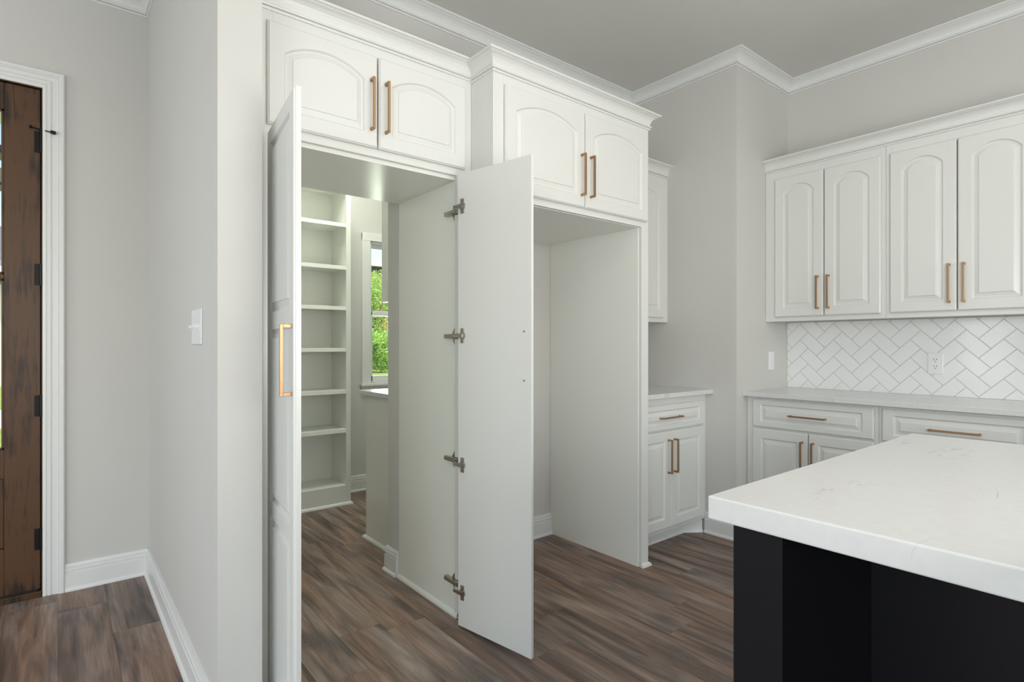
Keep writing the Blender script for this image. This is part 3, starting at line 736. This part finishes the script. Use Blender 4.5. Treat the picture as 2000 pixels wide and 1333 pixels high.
# ---------------------------------------------------------------- outside
struct('ground', MB().box(-60, 80, YP+.3, 120, -.35, -.25), 'grass', 'sunlit lawn outside the windows', 'lawn')
def leafy(root, centres, n, size, mat='leaf', seed=1):
    rd = random.Random(seed); mb = MB()
    for i in range(n):
        c, rr = centres[rd.randrange(len(centres))]
        d = Vector((rd.gauss(0, 1), rd.gauss(0, 1), rd.gauss(0, 1))).normalized()*(rr*(rd.random()**.4))
        p = Vector(c)+d; a = Vector((rd.gauss(0, 1), rd.gauss(0, 1), rd.gauss(0, 1))).normalized(); b = a.orthogonal().normalized(); s = size*(.6+.8*rd.random())
        k = len(mb.v); mb.v += [tuple(p-a*s), tuple(p+b*s*.45), tuple(p+a*s), tuple(p-b*s*.45)]; mb.f.append((k, k+1, k+2, k+3))
    o = mb.build('foliage', mat, root); tag(o, kind='stuff'); return o
def tree(name, x, y, h, rr, n, seed, label, size=.12):
    r = tag(empty(name, (x, y, -.25)), label, 'tree' if 'tree' in name else 'shrub')
    rd = random.Random(seed)
    t = MB().cyl((0, 0, 0), (.1, 0, h*.5), .12 if h > 3 else .04, .07 if h > 3 else .02, n=10)
    for i in range(4):
        a = i*1.6; t.cyl((.1, 0, h*(.35+.03*i)), (math.cos(a)*rr*.6, math.sin(a)*rr*.6, h*.7), .05 if h > 3 else .015, .02 if h > 3 else .006, n=7)
    t.build('trunk', 'bark', r)
    cs = [((rd.uniform(-.5, .5)*rr, rd.uniform(-.4, .4)*rr, h*(.2+.68*rd.random()) if h > 3 else h*(.2+.6*rd.random())), rr*.5) for i in range(14)]
    leafy(r, cs, n, size, seed=seed)
tree('tree', 14.4, 31.0, 5.7, 2.4, 14000, 3, 'leafy green tree seen through the upper pane of the pantry window', .085)
tree('tree', 20.8, 32.0, 5.9, 2.5, 9000, 4, 'broad green tree right of the first, outside the pantry window', .1)
tree('shrub', 12.9, 26.6, 2.2, 1.1, 9000, 5, 'dense green shrub filling the lower pane of the pantry window', .06)
tree('shrub', 16.8, 27.2, 2.3, 1.1, 6000, 6, 'green shrub further right below the pantry window view', .07)
def house(name, x0, x1, y, z1, wallm, label, pitch=2.2):
    r = tag(empty(name, (x0, y, -.25)), label, 'house'); w_ = x1-x0; z = z1+.25
    MB().box(0, w_, 0, 7, 0, z).build('wall', wallm, r)
    m = MB(); m.v = [(-.6, -.7, z), (w_+.6, -.7, z), (w_+.6, 7.7, z), (-.6, 7.7, z), (-.6, 3.5, z+pitch), (w_+.6, 3.5, z+pitch)]
    m.f = [(0, 1, 5, 4), (2, 3, 4, 5), (0, 4, 3), (1, 2, 5), (0, 3, 2, 1)]
    m.build('roof', 'roof', r)
    MB().box(-.62, w_+.62, -.74, -.70, z-.02, z+.22).build('fascia', 'trim', r)
    MB().box(0, w_, -.05, 0, z-.35, z-.02).build('frieze', 'roof', r)
    for i in range(3):
        xx = w_*(.15+.3*i); f = MB().box(xx, xx+1.3, -.04, .0, 1.1, 2.4).box(xx-.08, xx+1.38, -.06, -.03, 1.0, 1.1).build('window', 'trim', r)
        MB().box(xx+.08, xx+1.22, -.05, -.041, 1.18, 2.32).build('pane', 'slot', f)
house('house', 11.0, 25.0, 36.5, 6.6, 'brick', 'red brick neighbouring house beyond the pantry window', .5)
house('house', -9.0, 3.0, 26.0, 3.6, 'siding', 'pale grey house across the lawn seen through the front door')
struct('driveway', MB().box(-14, 6, 13, 16.5, -.25, -.235), 'paving', 'pale concrete drive beyond the front lawn', 'driveway')
def lantern():
    x, y, z = -.30, 5.3, 2.29
    r = tag(empty('porch_lantern', (x, y, z)), 'dark hanging porch lantern glimpsed through the front door glass', 'lantern')
    [MB().box(-.11, .11, -.11, .11, q, q+.02).build('plate', 'blackmetal', r, bevel=.003) for q in (0, .22)]
    for a in (-.1, .1):
        for b in (-.1, .1): MB().box(a-.008, a+.008, b-.008, b+.008, .02, .22).build('bar', 'blackmetal', r)
    MB().cyl((0, 0, .24), (0, 0, .30), .10, .02, n=12).cyl((0, 0, .30), (0, 0, .74), .008, n=8).build('cap', 'blackmetal', r)
    MB().cyl((0, 0, .02), (0, 0, .14), .02, n=12).build('candle', 'plastic', r)
lantern()
struct('porch_ceiling', MB().box(-3.5, .37, YE+.14, 6.3, 3.03, 3.13), 'trim', 'white porch ceiling outside the front door', 'porch')
struct('porch_floor', MB().box(-3.5, .37, YE+.14, 6.3, -.25, -.03), 'paving', 'concrete porch slab outside the front door', 'porch')
